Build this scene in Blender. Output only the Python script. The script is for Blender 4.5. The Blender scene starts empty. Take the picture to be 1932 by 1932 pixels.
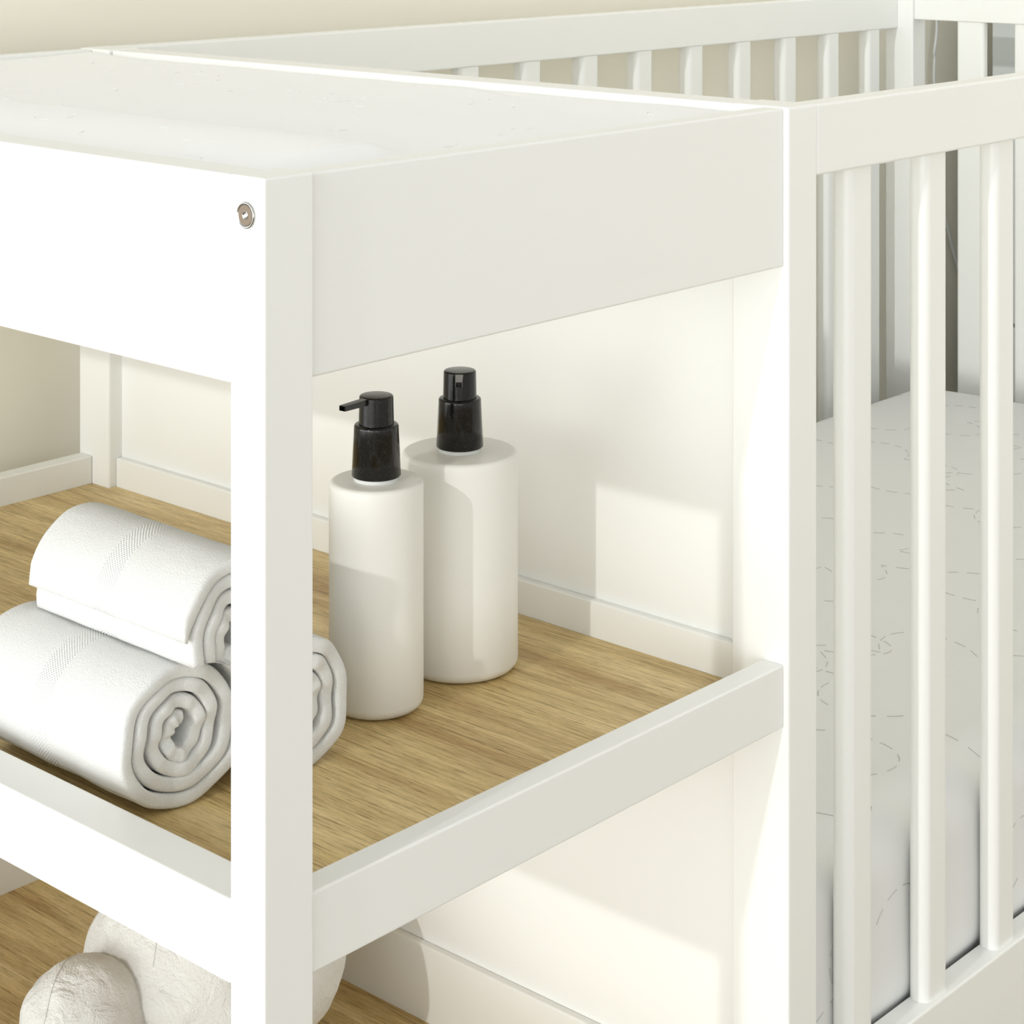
import bpy, bmesh, math, random
from mathutils import Vector, Matrix, noise
from mathutils.bvhtree import BVHTree

random.seed(7)
S = bpy.context.scene
COL = S.collection
PI = math.pi

# ------------------------------------------------------------------ camera, sky, sun, exposure
cam_d = bpy.data.cameras.new('camera')
cam = bpy.data.objects.new('camera', cam_d)
COL.objects.link(cam)
cam.location = (0.78276, -0.68046, 1.02356)
cam.rotation_euler = (PI / 2, 0, 0.73611)
cam_d.sensor_width = 36.0
cam_d.lens = 72.761
cam_d.shift_y = -0.6071
cam_d.clip_start = 0.02
cam_d.clip_end = 50
S.camera = cam

SKY_UP, BAND_ALL, BAND_FRONT, BAND_W, SKY_K = 0.72, 0.25, 5.2, 0.20, (-0.2, -0.97, -0.02)
w = bpy.data.worlds.new('daylight')
S.world = w
w.use_nodes = True
nt = w.node_tree
nt.nodes.clear()
wo = nt.nodes.new('ShaderNodeOutputWorld')
bg = nt.nodes.new('ShaderNodeBackground')
tc = nt.nodes.new('ShaderNodeTexCoord')
dot = nt.nodes.new('ShaderNodeVectorMath'); dot.operation = 'DOT_PRODUCT'
dot.inputs[1].default_value = Vector(SKY_K).normalized()
mr = nt.nodes.new('ShaderNodeMapRange'); mr.interpolation_type = 'SMOOTHSTEP'
mr.inputs['From Min'].default_value = 0.1
mr.inputs['From Max'].default_value = 1.0
mr.inputs['To Min'].default_value = BAND_ALL
mr.inputs['To Max'].default_value = BAND_ALL + BAND_FRONT
bg.inputs['Color'].default_value = (0.985, 1.0, 0.985, 1)


def wmath(op, a, b):
    n = nt.nodes.new('ShaderNodeMath'); n.operation = op
    for i, v in enumerate((a, b)):
        if isinstance(v, (int, float)):
            n.inputs[i].default_value = v
        else:
            nt.links.new(v, n.inputs[i])
    return n.outputs[0]


# low daylight: an even overhead sky plus a brighter belt along the horizon, brightest towards the front
sxyz = nt.nodes.new('ShaderNodeSeparateXYZ')
nt.links.new(tc.outputs['Generated'], sxyz.inputs[0])
nt.links.new(tc.outputs['Generated'], dot.inputs[0])
nt.links.new(dot.outputs['Value'], mr.inputs['Value'])
q = wmath('DIVIDE', sxyz.outputs['Z'], BAND_W)
belt = wmath('POWER', 2.718, wmath('MULTIPLY', wmath('MULTIPLY', q, q), -1.0))
strength = wmath('ADD', SKY_UP, wmath('MULTIPLY', belt, mr.outputs['Result']))
nt.links.new(strength, bg.inputs['Strength'])
nt.links.new(bg.outputs[0], wo.inputs[0])

sun_d = bpy.data.lights.new('sun', 'SUN')
sun_d.energy = 0.72
sun_d.angle = math.radians(1.1)
sun_d.color = (1.0, 1.0, 0.975)
sun = bpy.data.objects.new('sun', sun_d)
COL.objects.link(sun)
sun.location = (0.5, -3, 2.2)
sun.rotation_euler = Vector((-0.088, 1.0, -0.385)).to_track_quat('-Z', 'Y').to_euler()

S.view_settings.view_transform = 'Standard'
S.view_settings.look = 'None'
S.view_settings.gamma = 1
S.view_settings.exposure = -0.10
S.view_settings.use_curve_mapping = False


# ------------------------------------------------------------------ materials
def new_mat(name):
    m = bpy.data.materials.new(name)
    m.use_nodes = True
    n = m.node_tree
    b = n.nodes['Principled BSDF']
    return m, n, b


def simple(name, col, rough=0.5, metal=0.0, spec=0.5):
    m, n, b = new_mat(name)
    b.inputs['Base Color'].default_value = (*col, 1)
    b.inputs['Roughness'].default_value = rough
    b.inputs['Metallic'].default_value = metal
    b.inputs['Specular IOR Level'].default_value = spec
    return m


def tex(n, kind, **kw):
    t = n.nodes.new(kind)
    for k, v in kw.items():
        if k in t.inputs:
            t.inputs[k].default_value = v
        else:
            setattr(t, k, v)
    return t


def coords(n, scale=(1, 1, 1), rot=(0, 0, 0)):
    c = n.nodes.new('ShaderNodeTexCoord')
    mp = n.nodes.new('ShaderNodeMapping')
    mp.inputs['Scale'].default_value = scale
    mp.inputs['Rotation'].default_value = rot
    n.links.new(c.outputs['Object'], mp.inputs[0])
    return mp


def bump(n, b, src, strength, dist=0.001):
    bp = n.nodes.new('ShaderNodeBump')
    bp.inputs['Strength'].default_value = strength
    bp.inputs['Distance'].default_value = dist
    n.links.new(src, bp.inputs['Height'])
    n.links.new(bp.outputs[0], b.inputs['Normal'])
    return bp


def math_node(n, op, a, b=None):
    t = n.nodes.new('ShaderNodeMath'); t.operation = op
    for i, v in enumerate((a, b)):
        if v is None:
            continue
        if isinstance(v, (int, float)):
            t.inputs[i].default_value = v
        else:
            n.links.new(v, t.inputs[i])
    return t.outputs[0]


def ramp(n, src, stops):
    r = n.nodes.new('ShaderNodeValToRGB')
    e = r.color_ramp.elements
    e[0].position, e[0].color = stops[0][0], (*stops[0][1], 1)
    e[1].position, e[1].color = stops[1][0], (*stops[1][1], 1)
    for p, c in stops[2:]:
        x = e.new(p); x.color = (*c, 1)
    n.links.new(src, r.inputs[0])
    return r


def paint_material():
    m, n, b = new_mat('white_satin_paint')
    b.inputs['Base Color'].default_value = (0.935, 0.942, 0.918, 1)
    b.inputs['Roughness'].default_value = 0.32
    b.inputs['Specular IOR Level'].default_value = 0.45
    t = tex(n, 'ShaderNodeTexNoise', Scale=60.0, Detail=2.0)
    n.links.new(coords(n).outputs[0], t.inputs['Vector'])
    bump(n, b, t.outputs['Fac'], 0.06, 0.0006)
    return m


def oak_material():
    m, n, b = new_mat('oak_veneer')
    # broad tone bands running along X
    broad = tex(n, 'ShaderNodeTexNoise', Scale=1.0, Detail=3.0, Roughness=0.55, Distortion=0.4)
    n.links.new(coords(n, (4.0, 42.0, 42.0)).outputs[0], broad.inputs['Vector'])
    fine = tex(n, 'ShaderNodeTexNoise', Scale=1.0, Detail=5.0, Roughness=0.7, Distortion=0.25)
    n.links.new(coords(n, (16.0, 420.0, 420.0)).outputs[0], fine.inputs['Vector'])
    pore = tex(n, 'ShaderNodeTexNoise', Scale=1.0, Detail=2.0, Roughness=0.5)
    n.links.new(coords(n, (45.0, 900.0, 900.0)).outputs[0], pore.inputs['Vector'])
    fleck = tex(n, 'ShaderNodeTexNoise', Scale=1.0, Detail=2.0, Distortion=1.2)
    n.links.new(coords(n, (130.0, 330.0, 330.0)).outputs[0], fleck.inputs['Vector'])
    base = ramp(n, broad.outputs['Fac'], [(0.30, (0.48, 0.315, 0.125)), (0.72, (0.83, 0.655, 0.35)), (0.5, (0.67, 0.505, 0.235))])
    streak = ramp(n, fine.outputs['Fac'], [(0.34, (0.56, 0.51, 0.42)), (0.62, (1.08, 1.08, 1.08)), (0.46, (0.95, 0.94, 0.92))])
    pores = ramp(n, pore.outputs['Fac'], [(0.30, (0.62, 0.56, 0.46)), (0.42, (1, 1, 1))])
    flecks = ramp(n, fleck.outputs['Fac'], [(0.35, (0.94, 0.93, 0.90)), (0.65, (1.05, 1.05, 1.04))])
    prev = base.outputs['Color']
    for r in (streak, pores, flecks):
        mx = n.nodes.new('ShaderNodeMix'); mx.data_type = 'RGBA'; mx.blend_type = 'MULTIPLY'
        mx.inputs['Factor'].default_value = 1.0
        n.links.new(prev, mx.inputs['A']); n.links.new(r.outputs['Color'], mx.inputs['B'])
        prev = mx.outputs['Result']
    n.links.new(prev, b.inputs['Base Color'])
    b.inputs['Roughness'].default_value = 0.42
    b.inputs['Specular IOR Level'].default_value = 0.35
    bump(n, b, fine.outputs['Fac'], 0.12, 0.0005)
    return m


def terry_material():
    m, n, b = new_mat('white_terry')
    b.inputs['Base Color'].default_value = (0.82, 0.825, 0.81, 1)
    b.inputs['Roughness'].default_value = 0.95
    b.inputs['Specular IOR Level'].default_value = 0.1
    b.inputs['Sheen Weight'].default_value = 0.3
    mp = coords(n)
    t = tex(n, 'ShaderNodeTexNoise', Scale=950.0, Detail=3.0, Roughness=0.7)
    t2 = tex(n, 'ShaderNodeTexNoise', Scale=130.0, Detail=3.0, Roughness=0.6)
    n.links.new(mp.outputs[0], t.inputs['Vector']); n.links.new(mp.outputs[0], t2.inputs['Vector'])
    # woven band: diagonal hatch, masked to a ring along the roll's own axis (X)
    sx = n.nodes.new('ShaderNodeSeparateXYZ'); n.links.new(mp.outputs[0], sx.inputs[0])
    d = math_node(n, 'ABSOLUTE', math_node(n, 'ADD', sx.outputs['X'], 0.080))
    inside = math_node(n, 'LESS_THAN', d, 0.0085)
    ang = math_node(n, 'ARCTAN2', sx.outputs['Z'], sx.outputs['Y'])
    h1 = math_node(n, 'SINE', math_node(n, 'ADD', math_node(n, 'MULTIPLY', ang, 130.0), math_node(n, 'MULTIPLY', sx.outputs['X'], 2400.0)))
    h2 = math_node(n, 'SINE', math_node(n, 'SUBTRACT', math_node(n, 'MULTIPLY', ang, 130.0), math_node(n, 'MULTIPLY', sx.outputs['X'], 2400.0)))
    hatch = math_node(n, 'MULTIPLY', math_node(n, 'ADD', h1, h2), 0.20)
    pile = math_node(n, 'ADD', t.outputs['Fac'], math_node(n, 'MULTIPLY', t2.outputs['Fac'], 0.8))
    inv = math_node(n, 'SUBTRACT', 1.0, inside)
    hgt = math_node(n, 'ADD', math_node(n, 'MULTIPLY', pile, math_node(n, 'ADD', math_node(n, 'MULTIPLY', inv, 0.8), 0.2)), math_node(n, 'MULTIPLY', hatch, inside))
    bump(n, b, hgt, 0.6, 0.0016)
    return m


def speckle_material():
    m, n, b = new_mat('black_speckled_plastic')
    v = tex(n, 'ShaderNodeTexVoronoi', Scale=1500.0)
    n.links.new(coords(n).outputs[0], v.inputs['Vector'])
    nz = tex(n, 'ShaderNodeTexNoise', Scale=260.0, Detail=2.0)
    n.links.new(coords(n).outputs[0], nz.inputs['Vector'])
    sp = math_node(n, 'LESS_THAN', math_node(n, 'ADD', v.outputs['Distance'], math_node(n, 'MULTIPLY', nz.outputs['Fac'], 0.35)), 0.33)
    r = ramp(n, sp, [(0.0, (0.005, 0.0047, 0.004)), (1.0, (0.13, 0.12, 0.105))])
    n.links.new(r.outputs['Color'], b.inputs['Base Color'])
    b.inputs['Roughness'].default_value = 0.16
    b.inputs['Specular IOR Level'].default_value = 0.4
    return m


def ceramic_material():
    m, n, b = new_mat('cream_matt_bottle')
    b.inputs['Base Color'].default_value = (0.90, 0.89, 0.84, 1)
    b.inputs['Roughness'].default_value = 0.38
    b.inputs['Specular IOR Level'].default_value = 0.4
    t = tex(n, 'ShaderNodeTexNoise', Scale=300.0, Detail=2.0)
    n.links.new(coords(n).outputs[0], t.inputs['Vector'])
    bump(n, b, t.outputs['Fac'], 0.03, 0.0003)
    return m


def fabric_material(name, col, weave=900.0, soft=25.0, k=0.2):
    m, n, b = new_mat(name)
    b.inputs['Base Color'].default_value = (*col, 1)
    b.inputs['Roughness'].default_value = 0.7
    b.inputs['Specular IOR Level'].default_value = 0.2
    mp = coords(n)
    t = tex(n, 'ShaderNodeTexNoise', Scale=weave, Detail=2.0)
    t2 = tex(n, 'ShaderNodeTexNoise', Scale=soft, Detail=3.0)
    n.links.new(mp.outputs[0], t.inputs['Vector']); n.links.new(mp.outputs[0], t2.inputs['Vector'])
    bump(n, b, math_node(n, 'ADD', math_node(n, 'MULTIPLY', t.outputs['Fac'], 0.15), t2.outputs['Fac']), k, 0.002)
    return m


def plush_material():
    m, n, b = new_mat('white_crinkled_felt')
    b.inputs['Base Color'].default_value = (0.92, 0.915, 0.885, 1)
    b.inputs['Roughness'].default_value = 0.95
    b.inputs['Specular IOR Level'].default_value = 0.1
    mp = coords(n)
    t = tex(n, 'ShaderNodeTexNoise', Scale=420.0, Detail=4.0, Roughness=0.75)
    t2 = tex(n, 'ShaderNodeTexNoise', Scale=55.0, Detail=5.0, Roughness=0.6, Distortion=1.0)
    n.links.new(mp.outputs[0], t.inputs['Vector']); n.links.new(mp.outputs[0], t2.inputs['Vector'])
    bump(n, b, math_node(n, 'ADD', math_node(n, 'MULTIPLY', t.outputs['Fac'], 0.35), math_node(n, 'MULTIPLY', t2.outputs['Fac'], 1.2)), 0.75, 0.006)
    return m


def wall_material():
    m, n, b = new_mat('beige_wall_paint')
    b.inputs['Base Color'].default_value = (0.92, 0.885, 0.775, 1)
    b.inputs['Roughness'].default_value = 0.85
    b.inputs['Specular IOR Level'].default_value = 0.2
    t = tex(n, 'ShaderNodeTexNoise', Scale=220.0, Detail=3.0)
    n.links.new(coords(n).outputs[0], t.inputs['Vector'])
    bump(n, b, t.outputs['Fac'], 0.08, 0.001)
    return m


def floor_material():
    m, n, b = new_mat('pale_plank_floor')
    mp = coords(n)
    br = tex(n, 'ShaderNodeTexBrick', Scale=1.0, **{'Mortar Size': 0.002, 'Brick Width': 1.2, 'Row Height': 0.14})
    br.inputs['Color1'].default_value = (0.42, 0.34, 0.24, 1)
    br.inputs['Color2'].default_value = (0.36, 0.29, 0.20, 1)
    br.inputs['Mortar'].default_value = (0.30, 0.23, 0.15, 1)
    n.links.new(mp.outputs[0], br.inputs['Vector'])
    n.links.new(br.outputs['Color'], b.inputs['Base Color'])
    b.inputs['Roughness'].default_value = 0.5
    return m


PAINT = paint_material()
OAK = oak_material()
TERRY = terry_material()
BLACK = speckle_material()
CERAMIC = ceramic_material()
NECK = simple('clear_white_plastic', (0.75, 0.77, 0.75), 0.25)
PADFAB = fabric_material('white_wipe_clean_fabric', (0.97, 0.97, 0.965), 700, 18, 0.15)
MATFAB = fabric_material('white_quilted_cotton', (0.86, 0.865, 0.855), 700, 22, 0.22)
STITCH = simple('grey_thread', (0.55, 0.55, 0.52), 0.8)
EMBOSS = simple('white_thread', (0.80, 0.80, 0.80), 0.7)
PLUSH = plush_material()
WALL = wall_material()
FLOOR = floor_material()
CHROME = simple('chrome', (0.50, 0.50, 0.48), 0.14, 1.0)
BRASS = simple('bronze_toned_metal', (0.20, 0.145, 0.095), 0.45, 0.0)
CAB = simple('pale_grey_lacquer', (0.66, 0.69, 0.69), 0.35)
CORD = simple('grey_white_cord', (0.72, 0.74, 0.74), 0.4)
STEEL = simple('dark_steel', (0.25, 0.25, 0.25), 0.35, 0.8)


# ------------------------------------------------------------------ helpers
def tag(o, label=None, cat=None, group=None, kind=None):
    if label: o['label'] = label
    if cat: o['category'] = cat
    if group: o['group'] = group
    if kind: o['kind'] = kind
    return o


def empty(name, loc, label, cat, group=None):
    o = bpy.data.objects.new(name, None)
    o.empty_display_size = 0.05
    COL.objects.link(o)
    o.location = loc
    return tag(o, label, cat, group)


def world_loc(o):
    p = Vector(o.location)
    while o.parent:
        o = o.parent
        p += Vector(o.location)
    return p


def mesh_obj(name, bm, mat, parent=None, smooth=False, origin=None):
    """Link a bmesh given in world coordinates as one object."""
    base = world_loc(parent) if parent else Vector((0, 0, 0))
    org = Vector(origin) if origin is not None else base
    bmesh.ops.translate(bm, verts=bm.verts, vec=-org)
    bmesh.ops.recalc_face_normals(bm, faces=bm.faces)
    me = bpy.data.meshes.new(name)
    bm.to_mesh(me)
    bm.free()
    me.materials.append(mat)
    for p in me.polygons:
        p.use_smooth = smooth
    o = bpy.data.objects.new(name, me)
    COL.objects.link(o)
    if parent:
        o.parent = parent
    o.location = org - base
    return o


def auto_smooth(o, deg=35):
    me = o.data
    for p in me.polygons:
        p.use_smooth = True
    b = bmesh.new(); b.from_mesh(me)
    for e in b.edges:
        if len(e.link_faces) == 2 and e.calc_face_angle(0) > math.radians(deg):
            e.smooth = False
    b.to_mesh(me); b.free()
    return o


def box_bm(x0, x1, y0, y1, z0, z1, r=0.0012, seg=3, vert_only=False):
    bm = bmesh.new()
    bmesh.ops.create_cube(bm, size=1)
    for v in bm.verts:
        v.co = Vector(((x0 + x1) / 2 + v.co.x * (x1 - x0), (y0 + y1) / 2 + v.co.y * (y1 - y0), (z0 + z1) / 2 + v.co.z * (z1 - z0)))
    if r > 0:
        es = bm.edges[:]
        if vert_only:
            es = [e for e in es if abs(e.verts[0].co.z - e.verts[1].co.z) > 1e-5]
        bmesh.ops.bevel(bm, geom=es, offset=r, segments=seg, profile=0.5, affect='EDGES')
    return bm


def box(name, x0, x1, y0, y1, z0, z1, mat, parent=None, r=0.0012, seg=3, vert_only=False, origin=None):
    o = mesh_obj(name, box_bm(x0, x1, y0, y1, z0, z1, r, seg, vert_only), mat, parent, origin=origin)
    return o


def lathe_bm(profile, center, n=64):
    """profile: (radius, z) from bottom to top, about the Z axis at center."""
    bm = bmesh.new()
    rings = []
    for r, z in profile:
        if r < 1e-6:
            rings.append([bm.verts.new((center[0], center[1], center[2] + z))])
        else:
            rings.append([bm.verts.new((center[0] + r * math.cos(2 * PI * k / n), center[1] + r * math.sin(2 * PI * k / n), center[2] + z)) for k in range(n)])
    for a, b in zip(rings, rings[1:]):
        for k in range(n):
            k2 = (k + 1) % n
            if len(a) == 1 and len(b) == 1:
                continue
            if len(a) == 1:
                bm.faces.new((a[0], b[k], b[k2]))
            elif len(b) == 1:
                bm.faces.new((a[k], a[k2], b[0]))
            else:
                bm.faces.new((a[k], a[k2], b[k2], b[k]))
    return bm


def rounded(r, z, rad, a0, a1, n=6):
    """arc points around (r, z) of radius rad, angles in degrees."""
    return [(r + rad * math.cos(math.radians(a0 + (a1 - a0) * k / n)), z + rad * math.sin(math.radians(a0 + (a1 - a0) * k / n))) for k in range(n + 1)]


def tube_into(bm, pts, rad, n=6, squash=None):
    """sweep a small circle along the points into bm."""
    pts = [Vector(p) for p in pts]
    rings = []
    up = Vector((0, 0, 1))
    for i, p in enumerate(pts):
        t = (pts[min(i + 1, len(pts) - 1)] - pts[max(i - 1, 0)]).normalized()
        a = t.cross(up)
        if a.length < 0.05:
            a = t.cross(Vector((1, 0, 0)))
        a.normalize()
        b = t.cross(a).normalized()
        rings.append([bm.verts.new(p + a * (rad * math.cos(2 * PI * k / n)) + b * (rad * math.sin(2 * PI * k / n))) for k in range(n)])
    for r0, r1 in zip(rings, rings[1:]):
        for k in range(n):
            bm.faces.new((r0[k], r0[(k + 1) % n], r1[(k + 1) % n], r1[k]))
    bm.faces.new(rings[0][::-1])
    bm.faces.new(rings[-1])


# ------------------------------------------------------------------ room
WX = -0.824          # face of the wall beside the furniture
WY = 2.36            # face of the wall beyond the cot's foot
tag(box('floor', WX - 0.1, 2.6, -3.0, WY + 0.1, -0.05, 0.0, FLOOR, r=0), kind='structure')
tag(box('wall_left', WX - 0.1, WX, -0.35, WY + 0.1, 0.0, 2.5, WALL, r=0), kind='structure')
tag(box('wall_back', WX, 2.6, WY, WY + 0.1, 0.0, 2.5, WALL, r=0), kind='structure')
tag(box('baseboard_left', WX, WX + 0.014, -0.35, WY, 0.0, 0.08, PAINT, r=0.002), kind='structure')
tag(box('baseboard_back', WX + 0.014, 2.6, WY - 0.014, WY, 0.0, 0.08, PAINT, r=0.002), kind='structure')

# ------------------------------------------------------------------ the cot
T = 0.88                    # height of the top edges
YH0, YH1 = 0.4553, 0.4897   # posts at the changing table end
YF0, YF1 = 1.825, 1.8594    # posts at the foot end
XI = -0.0464                # inner side of the near posts
XF, XFI = -0.780, -0.7356   # outer and inner side of the far posts
crib = empty('crib', (-0.39, 1.157, 0.0), 'white wooden slatted crib with mattress, reaching from behind the changing table to the far corner', 'crib')
for (xa, xb) in ((XI, 0.0), (XF, XFI)):
    for (ya, yb) in ((YH0, YH1), (YF0, YF1)):
        box('post', xa, xb, ya, yb, 0.0, T, PAINT, crib, r=0.0022, seg=3)
ZB = T - 0.667              # top of the bottom rails
for (xa, xb) in ((-0.0205, -0.0002), (XF + 0.0002, XF + 0.0205)):
    box('top_rail', xa, xb, YH1, YF0, T - 0.0486, T - 0.0004, PAINT, crib, r=0.0018)
    box('bottom_rail', xa, xb, YH1, YF0, ZB - 0.13, ZB, PAINT, crib, r=0.0018)
PITCH, SW = 0.1013, 0.0320
for (xa, xb) in ((-0.0206, -0.0043), (XF + 0.0005, XF + 0.0195)):
    for k in range(13):
        yc = 0.5515 + PITCH * k
        box('slat', xa, xb, yc - SW / 2, yc + SW / 2, ZB, T - 0.0486, PAINT, crib, r=0.0066, seg=9, vert_only=True)
# foot end
box('top_rail', XFI, XI, YF0 + 0.003, YF0 + 0.025, T - 0.0360, T - 0.0004, PAINT, crib, r=0.0018)
box('bottom_rail', XFI, XI, YF0 + 0.003, YF0 + 0.025, ZB - 0.13, ZB, PAINT, crib, r=0.0018)
for k in range(7):
    xc = -0.650 + 0.0867 * k
    box('slat', xc - 0.0208, xc + 0.0208, YF0 + 0.006, YF0 + 0.0205, ZB, T - 0.0360, PAINT, crib, r=0.0050, seg=7, vert_only=True)
# head end, shared with the changing table: rail on top, closed panel under it
box('top_rail', XFI + 0.0006, XI - 0.0002, YH0 + 0.0030, YH1 - 0.0010, T - 0.0600, T - 0.0006, PAINT, crib, r=0.0018)
box('panel', XFI, XI, 0.4700, 0.4800, 0.06, T - 0.0600, PAINT, crib, r=0.0)
box('mattress_base', XF + 0.022, -0.022, 0.492, 1.822, ZB - 0.045, ZB - 0.030, PAINT, crib, r=0.001)


# ------------------------------------------------------------------ mattress with dashed stitching
def soft_box_bm(x0, x1, y0, y1, z0, z1, rad, nx, ny, nz, amp, seed):
    bm = bmesh.new()
    c = Vector(((x0 + x1) / 2, (y0 + y1) / 2, (z0 + z1) / 2))
    h = Vector(((x1 - x0) / 2, (y1 - y0) / 2, (z1 - z0) / 2))
    idx = {}

    def vert(i, j, k):
        if (i, j, k) not in idx:
            q = Vector((2 * i / nx - 1, 2 * j / ny - 1, 2 * k / nz - 1))
            # pack samples towards the edges a little
            p = Vector((h.x * q.x, h.y * q.y, h.z * q.z))
            inn = Vector([max(-(h[a] - rad), min(h[a] - rad, p[a])) for a in range(3)])
            d = p - inn
            if d.length > 1e-9:
                p = inn + d.normalized() * rad
            nd = d.normalized() if d.length > 1e-9 else Vector((0, 0, 1))
            wv = noise.noise((p.x * 5 + seed, p.y * 5, p.z * 5)) + 0.6 * noise.noise((p.x * 13, p.y * 13 + seed, p.z * 16))
            p = p + nd * amp * wv
            idx[(i, j, k)] = bm.verts.new(c + p)
        return idx[(i, j, k)]
    for i in range(nx):
        for j in range(ny):
            for k in (0, nz):
                bm.faces.new((vert(i, j, k), vert(i + 1, j, k), vert(i + 1, j + 1, k), vert(i, j + 1, k)))
    for i in range(nx):
        for k in range(nz):
            for j in (0, ny):
                bm.faces.new((vert(i, j, k), vert(i + 1, j, k), vert(i + 1, j, k + 1), vert(i, j, k + 1)))
    for j in range(ny):
        for k in range(nz):
            for i in (0, nx):
                bm.faces.new((vert(i, j, k), vert(i, j + 1, k), vert(i, j + 1, k + 1), vert(i, j, k + 1)))
    bmesh.ops.recalc_face_normals(bm, faces=bm.faces)
    return bm


MZ0, MZ1 = ZB - 0.030, T - 0.530
bm = soft_box_bm(-0.722, -0.0228, 0.4960, 1.812, MZ0, MZ1, 0.042, 110, 190, 30, 0.0022, 3.1)
mat_tree = BVHTree.FromBMesh(bm)
mattress = mesh_obj('mattress', bm, MATFAB, None, True, origin=(-0.372, 1.154, MZ0))
tag(mattress, 'white quilted cot mattress with dashed stitching, lying behind the slats', 'mattress')


def dashes(tree, bm, path, project, on=0.011, off=0.007, rad=0.00035, lift=0.0002, n=4):
    """lay dashes of thread along path, each point dropped on the surface."""
    pts = []
    for p in path:
        hit = tree.ray_cast(*project(p))
        if hit[0] is not None:
            pts.append((hit[0] + hit[1] * lift))
    run, cur, draw = 0.0, [], True
    for a, b in zip(pts, pts[1:]):
        L = (b - a).length
        if L > 0.02:
            cur, run = [], 0.0
            continue
        if draw:
            if not cur:
                cur = [a]
            cur.append(b)
        run += L
        if draw and run > on:
            if len(cur) > 1:
                tube_into(bm, cur, rad, n)
            cur, run, draw = [], 0.0, False
        elif not draw and run > off:
            run, draw = 0.0, True


def cloud_curve(cx, cy, r, lobes, depth, ph, n=220):
    out = []
    for k in range(n + 1):
        a = 2 * PI * k / n
        rr = r * (1 + depth * abs(math.sin(lobes * a / 2 + ph)) - depth * 0.5)
        out.append(Vector((cx + rr * 1.25 * math.cos(a), cy + rr * math.sin(a), 0)))
    return out


sb = bmesh.new()
rs = random.Random(11)
for ix in range(3):
    for iy in range(5):
        cx = -0.610 + 0.235 * ix + rs.uniform(-0.02, 0.02) + (0.04 if iy % 2 else -0.02)
        cy = 0.63 + 0.250 * iy + rs.uniform(-0.02, 0.02)
        dashes(mat_tree, sb, cloud_curve(cx, cy, rs.uniform(0.075, 0.095), rs.choice((5, 6, 7)), 0.45, rs.uniform(0, 3)),
               lambda p: (Vector((p.x, p.y, MZ1 + 0.1)), Vector((0, 0, -1))), rad=0.00042, lift=0.00005)
for iy in range(5):   # the near side face
    cy = 0.60 + 0.26 * iy
    pth = [Vector((0.1, p.y, MZ0 + 0.055 + (p.x - 0) * 0.6)) for p in cloud_curve(0, cy, 0.07, 5, 0.45, iy * 0.7)]
    dashes(mat_tree, sb, pth, lambda p: (Vector((0.2, p.y, p.z)), Vector((-1, 0, 0))), rad=0.00042, lift=0.00005)
st = mesh_obj('stitching', sb, STITCH, mattress)
st['label'] = 'dashed grey stitch lines in cloud shapes'
st['kind'] = 'stuff'

# ------------------------------------------------------------------ the changing table
SH1 = T - 0.3940            # upper shelf surface
SH2 = T - 0.7330            # lower shelf surface
table = empty('changing_table', (-0.39, 0.23, 0.0), 'white open changing table with two oak shelves, joined to the head end of the crib', 'changing table')
for (xa, xb) in ((-0.0263, 0.0), (XF, XF + 0.0263)):
    box('leg', xa, xb, 0.0, 0.0330, 0.0, T, PAINT, table, r=0.0012)
# tray sides
box('front_rail', XF + 0.0263, -0.0263, 0.0, 0.0240, T - 0.1058, T - 0.0001, PAINT, table, r=0.0010)
for (xa, xb) in ((-0.0200, -0.0037), (XF + 0.0037, XF + 0.0200)):
    box('side_rail', xa, xb, 0.0330, YH0, T - 0.1057, T - 0.0008, PAINT, table, r=0.0014)
box('tray_bottom', XF + 0.0200, -0.0200, 0.0240, YH0, T - 0.0800, T - 0.0700, PAINT, table, r=0.0)


def shelf(z, top, low, lip_top, name):
    """oak board with rails around it; z = board surface, top/low = rails, lip_top = strip along the panel"""
    bm = bmesh.new()
    out = [(XF + 0.0205, 0.0285), (-0.0205, 0.0285), (-0.0205, YH0 - 0.0003), (XI - 0.0003, YH0 - 0.0003), (XI - 0.0003, 0.4628),
           (XFI + 0.0003, 0.4628), (XFI + 0.0003, YH0 - 0.0003), (XF + 0.0205, YH0 - 0.0003)]
    top_f = bm.faces.new([bm.verts.new((x, y, z)) for x, y in out])
    ex = bmesh.ops.extrude_face_region(bm, geom=[top_f])
    bmesh.ops.translate(bm, verts=[v for v in ex['geom'] if isinstance(v, bmesh.types.BMVert)], vec=(0, 0, -0.012))
    s = mesh_obj(name, bm, OAK, table)
    s['label'] = 'oak veneer shelf board'
    box('shelf_rail', XF + 0.0263, -0.0263, 0.0, 0.0283, low, top + 0.0015, PAINT, table, r=0.0014)
    for (xa, xb) in ((-0.0203, -0.0036), (XF + 0.0036, XF + 0.0203)):
        box('shelf_rail', xa, xb, 0.0330, YH0, low - 0.0005, top, PAINT, table, r=0.0014)
    box('back_strip', XFI + 0.0003, XI - 0.0003, 0.4630, 0.4699, z - 0.012, lip_top, PAINT, table, r=0.0014)


shelf(SH1, T - 0.3690, T - 0.4103, T - 0.3682, 'upper_shelf')
shelf(SH2, T - 0.6745, T - 0.7520, T - 0.6745, 'lower_shelf')

# bolt in the front leg
bx, bz = -0.0136, T - 0.0195
bb = bmesh.new()
prof = [(0.0, -0.004), (0.0069, -0.004), (0.0069, 0.0004), (0.0066, 0.0011), (0.0058, 0.0011), (0.0054, 0.0006), (0.0024, 0.0006), (0.0022, -0.0015), (0.0, -0.0015)]


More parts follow.
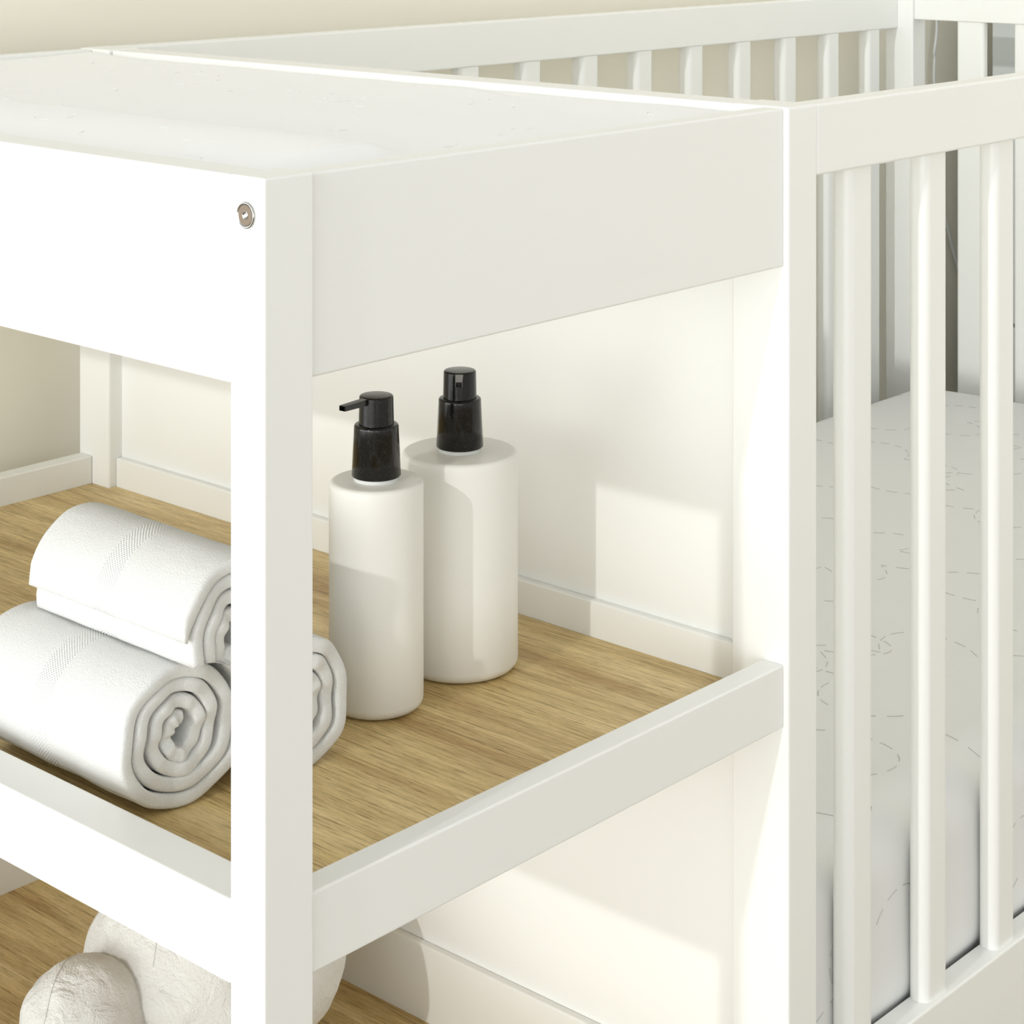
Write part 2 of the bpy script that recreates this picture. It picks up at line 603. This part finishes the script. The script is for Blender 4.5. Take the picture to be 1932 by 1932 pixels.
def bolt_part(name, prof, mat, n=40):
    bm = lathe_bm(prof, (0, 0, 0), n)
    bmesh.ops.rotate(bm, verts=bm.verts, cent=(0, 0, 0), matrix=Matrix.Rotation(PI / 2, 3, 'X'))
    bmesh.ops.translate(bm, verts=bm.verts, vec=(bx, 0.0, bz))
    return bm


bolt = mesh_obj('bolt', bolt_part('bolt', [(0.0, -0.0003), (0.0069, -0.0003), (0.0069, 0.0006), (0.0066, 0.0012), (0.0060, 0.0013), (0.0053, 0.0004), (0.0, 0.0003)], CHROME), CHROME, table, True)
bolt['label'] = 'chrome hex socket bolt on the front leg'
face = mesh_obj('bolt_face', bolt_part('bolt_face', [(0.0021, 0.0004), (0.0052, 0.0004), (0.0052, 0.0009), (0.0021, 0.0009)], BRASS), BRASS, bolt)
face['label'] = 'brown bronze disc'
mesh_obj('hex_socket', bolt_part('hex_socket', [(0.0, 0.00035), (0.0012, 0.0004), (0.0024, 0.0010), (0.0021, 0.0011), (0.0011, 0.0005), (0.0, 0.00045)], CHROME, 6), CHROME, bolt)

# ------------------------------------------------------------------ changing pad in the tray
PX0, PX1, PY0, PY1 = XF + 0.0215, -0.0215, 0.0255, 0.4548
PZ0 = T - 0.070


def pad_height(x, y):
    # a soft rim along the front: it rises to a crest, drops a little behind it, then lies flat
    up = min(1.0, max(0.0, (y - PY0) / 0.100)); up = math.sin(up * PI / 2)
    dn = min(1.0, max(0.0, (y - 0.128) / 0.030)); dn = dn * dn * (3 - 2 * dn)
    roll = 0.0120 * up - 0.0080 * dn
    flat = 0.0040
    far = min(1.0, max(0.0, (-0.68 - x) / 0.08)); far = far * far * (3 - 2 * far)
    back = 0.002 * math.exp(-((PY1 - y) / 0.05) ** 2)
    right = min(1.0, max(0.0, (PX1 - x - 0.026) / 0.016))
    right = right * right * (3 - 2 * right)
    wv = 0.0006 * noise.noise((x * 9, y * 16, 1.3)) + 0.0004 * noise.noise((x * 30, y * 30, 5.3))
    crease = -0.0016 * math.exp(-(((y - 0.43) + 0.35 * (x + 0.22)) / 0.004) ** 2) * math.exp(-((x + 0.245) / 0.03) ** 2)
    edge = 0.0
    for dd in (PX1 - x, x - PX0, y - PY0, PY1 - y):
        if dd < 0.012:
            q = 1 - dd / 0.012
            edge -= 0.010 * (1 - math.sqrt(max(0.0, 1 - q * q)))
    return T - 0.0100 + roll * right + flat * (1 - right) + 0.0030 * far + back + wv + crease + edge


def pad_bm():
    bm = bmesh.new()
    nx, ny = 180, 130
    g = []
    # rounded corners in plan
    R = 0.022
    for i in range(nx + 1):
        row = []
        for j in range(ny + 1):
            a = i / nx; b = j / ny
            a = 0.5 - 0.5 * math.cos(PI * a) if False else a
            x = PX0 + (PX1 - PX0) * a
            y = PY0 + (PY1 - PY0) * b
            cx = min(max(x, PX0 + R), PX1 - R); cy = min(max(y, PY0 + R), PY1 - R)
            dx, dy = x - cx, y - cy
            if dx and dy:
                m = max(abs(dx), abs(dy)); L = math.hypot(dx, dy)
                dx, dy = dx * m / L, dy * m / L
            row.append(bm.verts.new((cx + dx, cy + dy, pad_height(x, y))))
        g.append(row)
    for i in range(nx):
        for j in range(ny):
            bm.faces.new((g[i][j], g[i + 1][j], g[i + 1][j + 1], g[i][j + 1]))
    rim = [g[i][0] for i in range(nx)] + [g[nx][j] for j in range(ny)] + [g[i][ny] for i in range(nx, 0, -1)] + [g[0][j] for j in range(ny, 0, -1)]
    low = [bm.verts.new((v.co.x, v.co.y, PZ0)) for v in rim]
    n = len(rim)
    for k in range(n):
        bm.faces.new((rim[k], low[k], low[(k + 1) % n], rim[(k + 1) % n]))
    bm.faces.new(low)
    bmesh.ops.recalc_face_normals(bm, faces=bm.faces)
    return bm


bm = pad_bm()
pad_tree = BVHTree.FromBMesh(bm)
pad = mesh_obj('changing_pad', bm, PADFAB, None, True, origin=(-0.39, 0.24, PZ0))
auto_smooth(pad, 50)
tag(pad, 'white padded changing mat with a raised front edge, in the table top tray', 'changing mat')
eb = bmesh.new()
rs = random.Random(5)
for k in range(70):
    cx, cy = rs.uniform(PX0 + 0.03, PX1 - 0.03), rs.uniform(PY0 + 0.02, PY1 - 0.03)
    a0 = rs.uniform(0, 6.28); r = rs.uniform(0.006, 0.016)
    pth = [Vector((cx + r * math.cos(a0 + t * 0.12), cy + r * math.sin(a0 + t * 0.12), 0)) for t in range(14)]
    dashes(pad_tree, eb, pth, lambda p: (Vector((p.x, p.y, T + 0.1)), Vector((0, 0, -1))), on=0.006, off=0.004, rad=0.0004, lift=0.0)
em = mesh_obj('embossing', eb, EMBOSS, pad)
em['kind'] = 'stuff'


# ------------------------------------------------------------------ rolled towels
def towel_bm(yc, zc, xe, length, ry, rz, thick, pitch, turns, end_deg, wind, seed, avoid=(), ragged=0.0):
    """a rolled towel: a ribbon of rounded cross section wound as a spiral, its axis along X, its open end at xe.
    end_deg: where the outer edge of the cloth ends (0 = +Y, 90 = up); wind: +1 or -1 winding outwards."""
    rs = random.Random(seed)
    bm = bmesh.new()
    ph = [rs.uniform(0, 6.28) for _ in range(6)]
    r_out = 1.0
    n_th = int(turns * 72)
    cross = []
    nl, ht = 34, thick / 2
    er = ht * 0.62                    # corner radius of the cloth's edge
    fl_h = ht - er
    for k in range(nl + 1):
        cross.append((er + (length - 2 * er) * k / nl, ht))
    for cu, cv, a0 in ((length - er, fl_h, 90), (length - er, -fl_h, 0)):
        for k in range(1, 6):
            a = math.radians(a0 - 90 * k / 5)
            cross.append((cu + er * math.cos(a), cv + er * math.sin(a)))
    for k in range(1, nl + 1):
        cross.append((length - er - (length - 2 * er) * k / nl, -ht))
    for cu, cv, a0 in ((er, -fl_h, -90), (er, fl_h, -180)):
        for k in range(1, 6):
            if cv > 0 and k == 5:
                break
            a = math.radians(a0 - 90 * k / 5)
            cross.append((cu + er * math.cos(a), cv + er * math.sin(a)))
    nc = len(cross)
    rm = (ry + rz) / 2
    rings = []
    for i in range(n_th + 1):
        s = i / n_th                      # 0 = core, 1 = outer end
        th = math.radians(end_deg) - wind * 2 * PI * turns * (1 - s)
        back = (1 - s) * turns
        rr = rm - ht - pitch * (back - 0.5)   # radius of the cloth's middle
        ff = max(0.0, min(1.0, (rr) / (rm - ht)))
        wob = 1 + 0.035 * math.sin(2 * th + ph[0] + back) * (1.3 - ff) + 0.025 * math.sin(3 * th + ph[1] + back * 2) * (1.25 - ff)
        rr = max(rr, 0.0028) * wob
        # the core is folded flat
        fl = 1 - 0.45 * (1 - ff) ** 2
        dirv = Vector((0, math.cos(th) * ry / rm * fl, math.sin(th) * rz / rm))
        nrm = Vector((0, math.cos(th), math.sin(th)))
        cc = Vector((0, 0.0016 * math.sin(ph[2] + back * 1.7) * (1 - ff), 0.002 * (1 - ff) * math.sin(ph[3] + back)))
        ring = []
        tap = 1.0
        if i < 3:
            tap = 0.35 + 0.2 * i
        if i > n_th - 3:
            tap = 0.35 + 0.2 * (n_th - i)
        for (u, v) in cross:
            e = 0.0014 * math.sin(3 * th + ph[4] + back) + 0.0010 * math.sin(7 * th + ph[5])
            e += (0.0012 * back)
            if u > length * 0.5:
                uu = u - e
            else:
                uu = u + abs(e) * 0.5
            fz = 0.0007 * noise.noise((uu * 35 + seed, th * 1.2, back * 3))
            p = cc + dirv * rr + nrm * (v * tap + fz)
            p = Vector((xe - length + uu, yc + p.y, zc + p.z))
            for (ay, az, ar_y, ar_z, floor_z) in avoid:
                dy, dz = (p.y - ay) / ar_y, (p.z - az) / ar_z
                q = math.hypot(dy, dz)
                if 1e-6 < q < 1:
                    p.y = ay + dy / q * ar_y
                    p.z = az + dz / q * ar_z
            ring.append(bm.verts.new(p))
        rings.append(ring)
    for a, b in zip(rings, rings[1:]):
        for k in range(nc):
            bm.faces.new((a[k], a[(k + 1) % nc], b[(k + 1) % nc], b[k]))
    bm.faces.new(rings[0][::-1]); bm.faces.new(rings[-1])
    lo = min(v.co.z for v in bm.verts)
    return bm, lo


def towel(yc, zc, xe, length, ry, rz, thick, pitch, turns, end_deg, wind, seed, label, avoid=(), rest=None):
    bm, lo = towel_bm(yc, zc, xe, length, ry, rz, thick, pitch, turns, end_deg, wind, seed, avoid)
    if rest is not None:
        bmesh.ops.translate(bm, verts=bm.verts, vec=(0, 0, rest - lo))
        zc += rest - lo
    o = mesh_obj('rolled_towel', bm, TERRY, None, True, origin=(xe, yc, zc))
    tag(o, label, 'towel', 'rolled towels on the shelf')
    return o


G = 'rolled towels on the shelf'
towel(0.0880, T - 0.3520, -0.1725, 0.160, 0.0460, 0.0422, 0.0086, 0.0096, 3.85, 2, 1, 4,
      'white rolled towel on the shelf, front one below, its spiral end in full view', rest=SH1 + 0.0002)
towel(0.1735, T - 0.3530, -0.1580, 0.160, 0.0352, 0.0408, 0.0092, 0.0100, 3.4, 150, -1, 9,
      'white rolled towel on the shelf, half hidden behind the front leg beside the dispensers', rest=SH1 + 0.0002)
towel(0.1205, T - 0.3005, -0.1600, 0.157, 0.0395, 0.0480, 0.0086, 0.0095, 3.9, 171, 1, 15,
      'white rolled towel lying on top of the other two, its loose flap edge facing out',
      avoid=((0.0880, T - 0.3512, 0.0478, 0.0436, 0), (0.1735, T - 0.3527, 0.0386, 0.0434, 0)))


# ------------------------------------------------------------------ soap dispensers
def dispenser(cx, cy, r, az, label):
    d = empty('soap_dispenser', (cx, cy, SH1), label, 'soap dispenser', 'soap dispensers on the shelf')
    c = (cx, cy, SH1 + 0.0002)
    rb, rt = 0.007, 0.0035
    prof = [(0, 0), (r - rb, 0)] + rounded(r - rb, rb, rb, -90, 0)[1:] + [(r, 0.05), (r, 0.10)] + rounded(r - rt, 0.149 - rt, rt, 0, 90) + [(0.012, 0.1490), (0.0, 0.1490)]
    auto_smooth(mesh_obj('body', lathe_bm(prof, c, 96), CERAMIC, d), 60)
    prof = [(0, 0.1490), (0.0149, 0.1490), (0.0149, 0.1515), (0.0, 0.1515)]
    auto_smooth(mesh_obj('neck_ring', lathe_bm(prof, c), NECK, d), 30)
    prof = [(0, 0.1515), (0.0157, 0.1515), (0.0163, 0.1522), (0.0148, 0.1835)] + rounded(0.0130, 0.1840, 0.0018, 5, 90, 5) + [(0.0, 0.1858)]
    o = auto_smooth(mesh_obj('collar', lathe_bm(prof, c), BLACK, d), 50)
    o['label'] = 'black speckled pump collar'
    prof = [(0, 0.1858), (0.0117, 0.1858), (0.0113, 0.2032)] + rounded(0.0099, 0.2032, 0.0014, 0, 90, 5) + [(0.0, 0.2046)]
    head = auto_smooth(mesh_obj('pump_head', lathe_bm(prof, c), BLACK, d), 50)
    head['label'] = 'black pump head'
    # spout: slim square bar, slightly narrowing, with a mouth at its end
    bm = bmesh.new()
    L0, L1 = 0.0070, 0.0335
    z1, z0 = 0.2041, 0.1999
    secs = [(L0, 0.0027, z0, z1), (L1 - 0.001, 0.0024, z0 + 0.0004, z1 - 0.0004), (L1, 0.0022, z0 + 0.0006, z1 - 0.0006)]
    ring = []
    for (l, wd, a, b) in secs:
        ring.append([bm.verts.new((l, s * wd, t)) for s, t in ((-1, a), (1, a), (1, b), (-1, b))])
    for a, b in zip(ring, ring[1:]):
        for k in range(4):
            bm.faces.new((a[k], a[(k + 1) % 4], b[(k + 1) % 4], b[k]))
    bm.faces.new(ring[0][::-1])
    f = bm.faces.new(ring[-1])
    res = bmesh.ops.inset_individual(bm, faces=[f], thickness=0.0006)
    bmesh.ops.translate(bm, verts=f.verts, vec=(-0.004, 0, 0))
    bmesh.ops.rotate(bm, verts=bm.verts, cent=(0, 0, 0), matrix=Matrix.Rotation(az, 3, 'Z'))
    bmesh.ops.translate(bm, verts=bm.verts, vec=c)
    sp = mesh_obj('spout', bm, BLACK, head)
    return d


dispenser(-0.2003, 0.2713, 0.0312, math.atan2(-0.997, 0.073), 'slimmer cream pump bottle, in front, its black spout pointing left')
dispenser(-0.2085, 0.3597, 0.0404, math.atan2(-0.735, 0.671), 'wider cream pump bottle, behind the slim one, its black spout pointing at the viewer')


# ------------------------------------------------------------------ plush toy on the lower shelf
def blob(bm, c, rx, ry, rz, seed, amp, sub=5, rot=0.0, taper=0.0):
    r = bmesh.ops.create_icosphere(bm, subdivisions=sub, radius=1.0)
    for v in r['verts']:
        d = v.co.normalized()
        k = 1 + amp * noise.noise((d.x * 2.2 + seed, d.y * 2.2, d.z * 2.2)) + amp * 0.35 * noise.noise((d.x * 6 + seed, d.y * 6, d.z * 6))
        k2 = k * (1 - taper * max(0.0, d.z + 0.1))
        p = Vector((d.x * rx * k2, d.y * ry * k2, d.z * rz * k))
        p.rotate(Matrix.Rotation(rot, 3, 'Y'))
        v.co = Vector(c) + p
    return r['verts']


toy = empty('plush_toy', (-0.41, 0.29, SH2), 'white crinkled plush toy with rounded body and paw, on the lower shelf', 'plush toy')
BODY_C, PAW_C = Vector((-0.429, 0.325, SH2 + 0.0885)), Vector((-0.436, 0.210, SH2 + 0.0625))
bm = bmesh.new()
blob(bm, BODY_C, 0.103, 0.095, 0.0885, 2.3, 0.05, taper=0.30)
body_tree = BVHTree.FromBMesh(bm)
body = mesh_obj('body', bm, PLUSH, toy, True)
bm = bmesh.new()
blob(bm, PAW_C, 0.046, 0.047, 0.0500, 7.7, 0.05)
paw_tree = BVHTree.FromBMesh(bm)
paw = mesh_obj('paw', bm, PLUSH, toy, True)


def seam(c, ax, a0, a1, parent, tree):
    """a sewn seam: a thin raised line following the surface in the plane of ax, seen from the blob's centre c"""
    bm = bmesh.new()
    pts = []
    for k in range(60):
        a = a0 + (a1 - a0) * k / 59
        d = (Vector(ax[0]) * math.cos(a) + Vector(ax[1]) * math.sin(a)).normalized()
        hit = tree.ray_cast(Vector(c) + d * 0.3, -d)
        if hit[0] is not None:
            pts.append(hit[0])
    tube_into(bm, pts, 0.0008, 6)
    return mesh_obj('seam', bm, PLUSH, parent, True)


seam(PAW_C + Vector((-0.012, -0.008, 0)), ((0.53, -0.85, 0), (0, 0, 1)), -0.6, 2.2, paw, paw_tree)
seam(BODY_C + Vector((-0.02, -0.01, 0)), ((0.55, -0.83, 0), (0, 0, 1)), 0.2, 2.6, body, body_tree)

# ------------------------------------------------------------------ beyond the cot's foot
cab = empty('cabinet', (-0.43, 2.18, 0.0), 'pale grey cabinet standing behind the foot end of the crib', 'cabinet')
box('carcass', -0.729, -0.13, 2.046, 2.345, 0.06, 1.055, CAB, cab, r=0.002)
for k in range(3):
    dr = box('drawer', -0.727, -0.132, 2.030, 2.0455, 0.065 + 0.330 * k, 0.390 + 0.330 * k, CAB, cab, r=0.002)
    box('handle', -0.50, -0.36, 2.018, 2.030, 0.225 + 0.330 * k, 0.237 + 0.330 * k, STEEL, dr, r=0.002)
for xx in (-0.70, -0.19):
    for yy in (2.08, 2.29):
        box('foot', xx, xx + 0.03, yy, yy + 0.03, 0.0, 0.06, CAB, cab, r=0.002)

bm = bmesh.new()
key = [(2.030, 0.245), (2.0239, -0.0351), (2.0149, -0.1054), (2.0164, -0.2156), (2.030, -0.3035), (2.0484, -0.349), (2.0638, -0.3866), (2.0809, -0.4207), (2.1475, -0.5432), (2.22, -0.68), (2.30, -0.872)]
key = [Vector((WX + 0.010, y, T + z)) for y, z in key]
pts = []
for i in range(len(key) - 1):
    p0, p1, p2, p3 = key[max(i - 1, 0)], key[i], key[i + 1], key[min(i + 2, len(key) - 1)]
    for k in range(10):
        t = k / 10
        pts.append(0.5 * ((2 * p1) + (p2 - p0) * t + (2 * p0 - 5 * p1 + 4 * p2 - p3) * t * t + (3 * p1 - p0 - 3 * p2 + p3) * t ** 3))
pts.append(key[-1])
pts[-1].z = 0.004
tube_into(bm, pts, 0.0022, 8)
cord = mesh_obj('power_cord', bm, CORD, None, True, origin=pts[-1])
tag(cord, 'thin white cord hanging down the wall beyond the foot of the crib', 'cord')
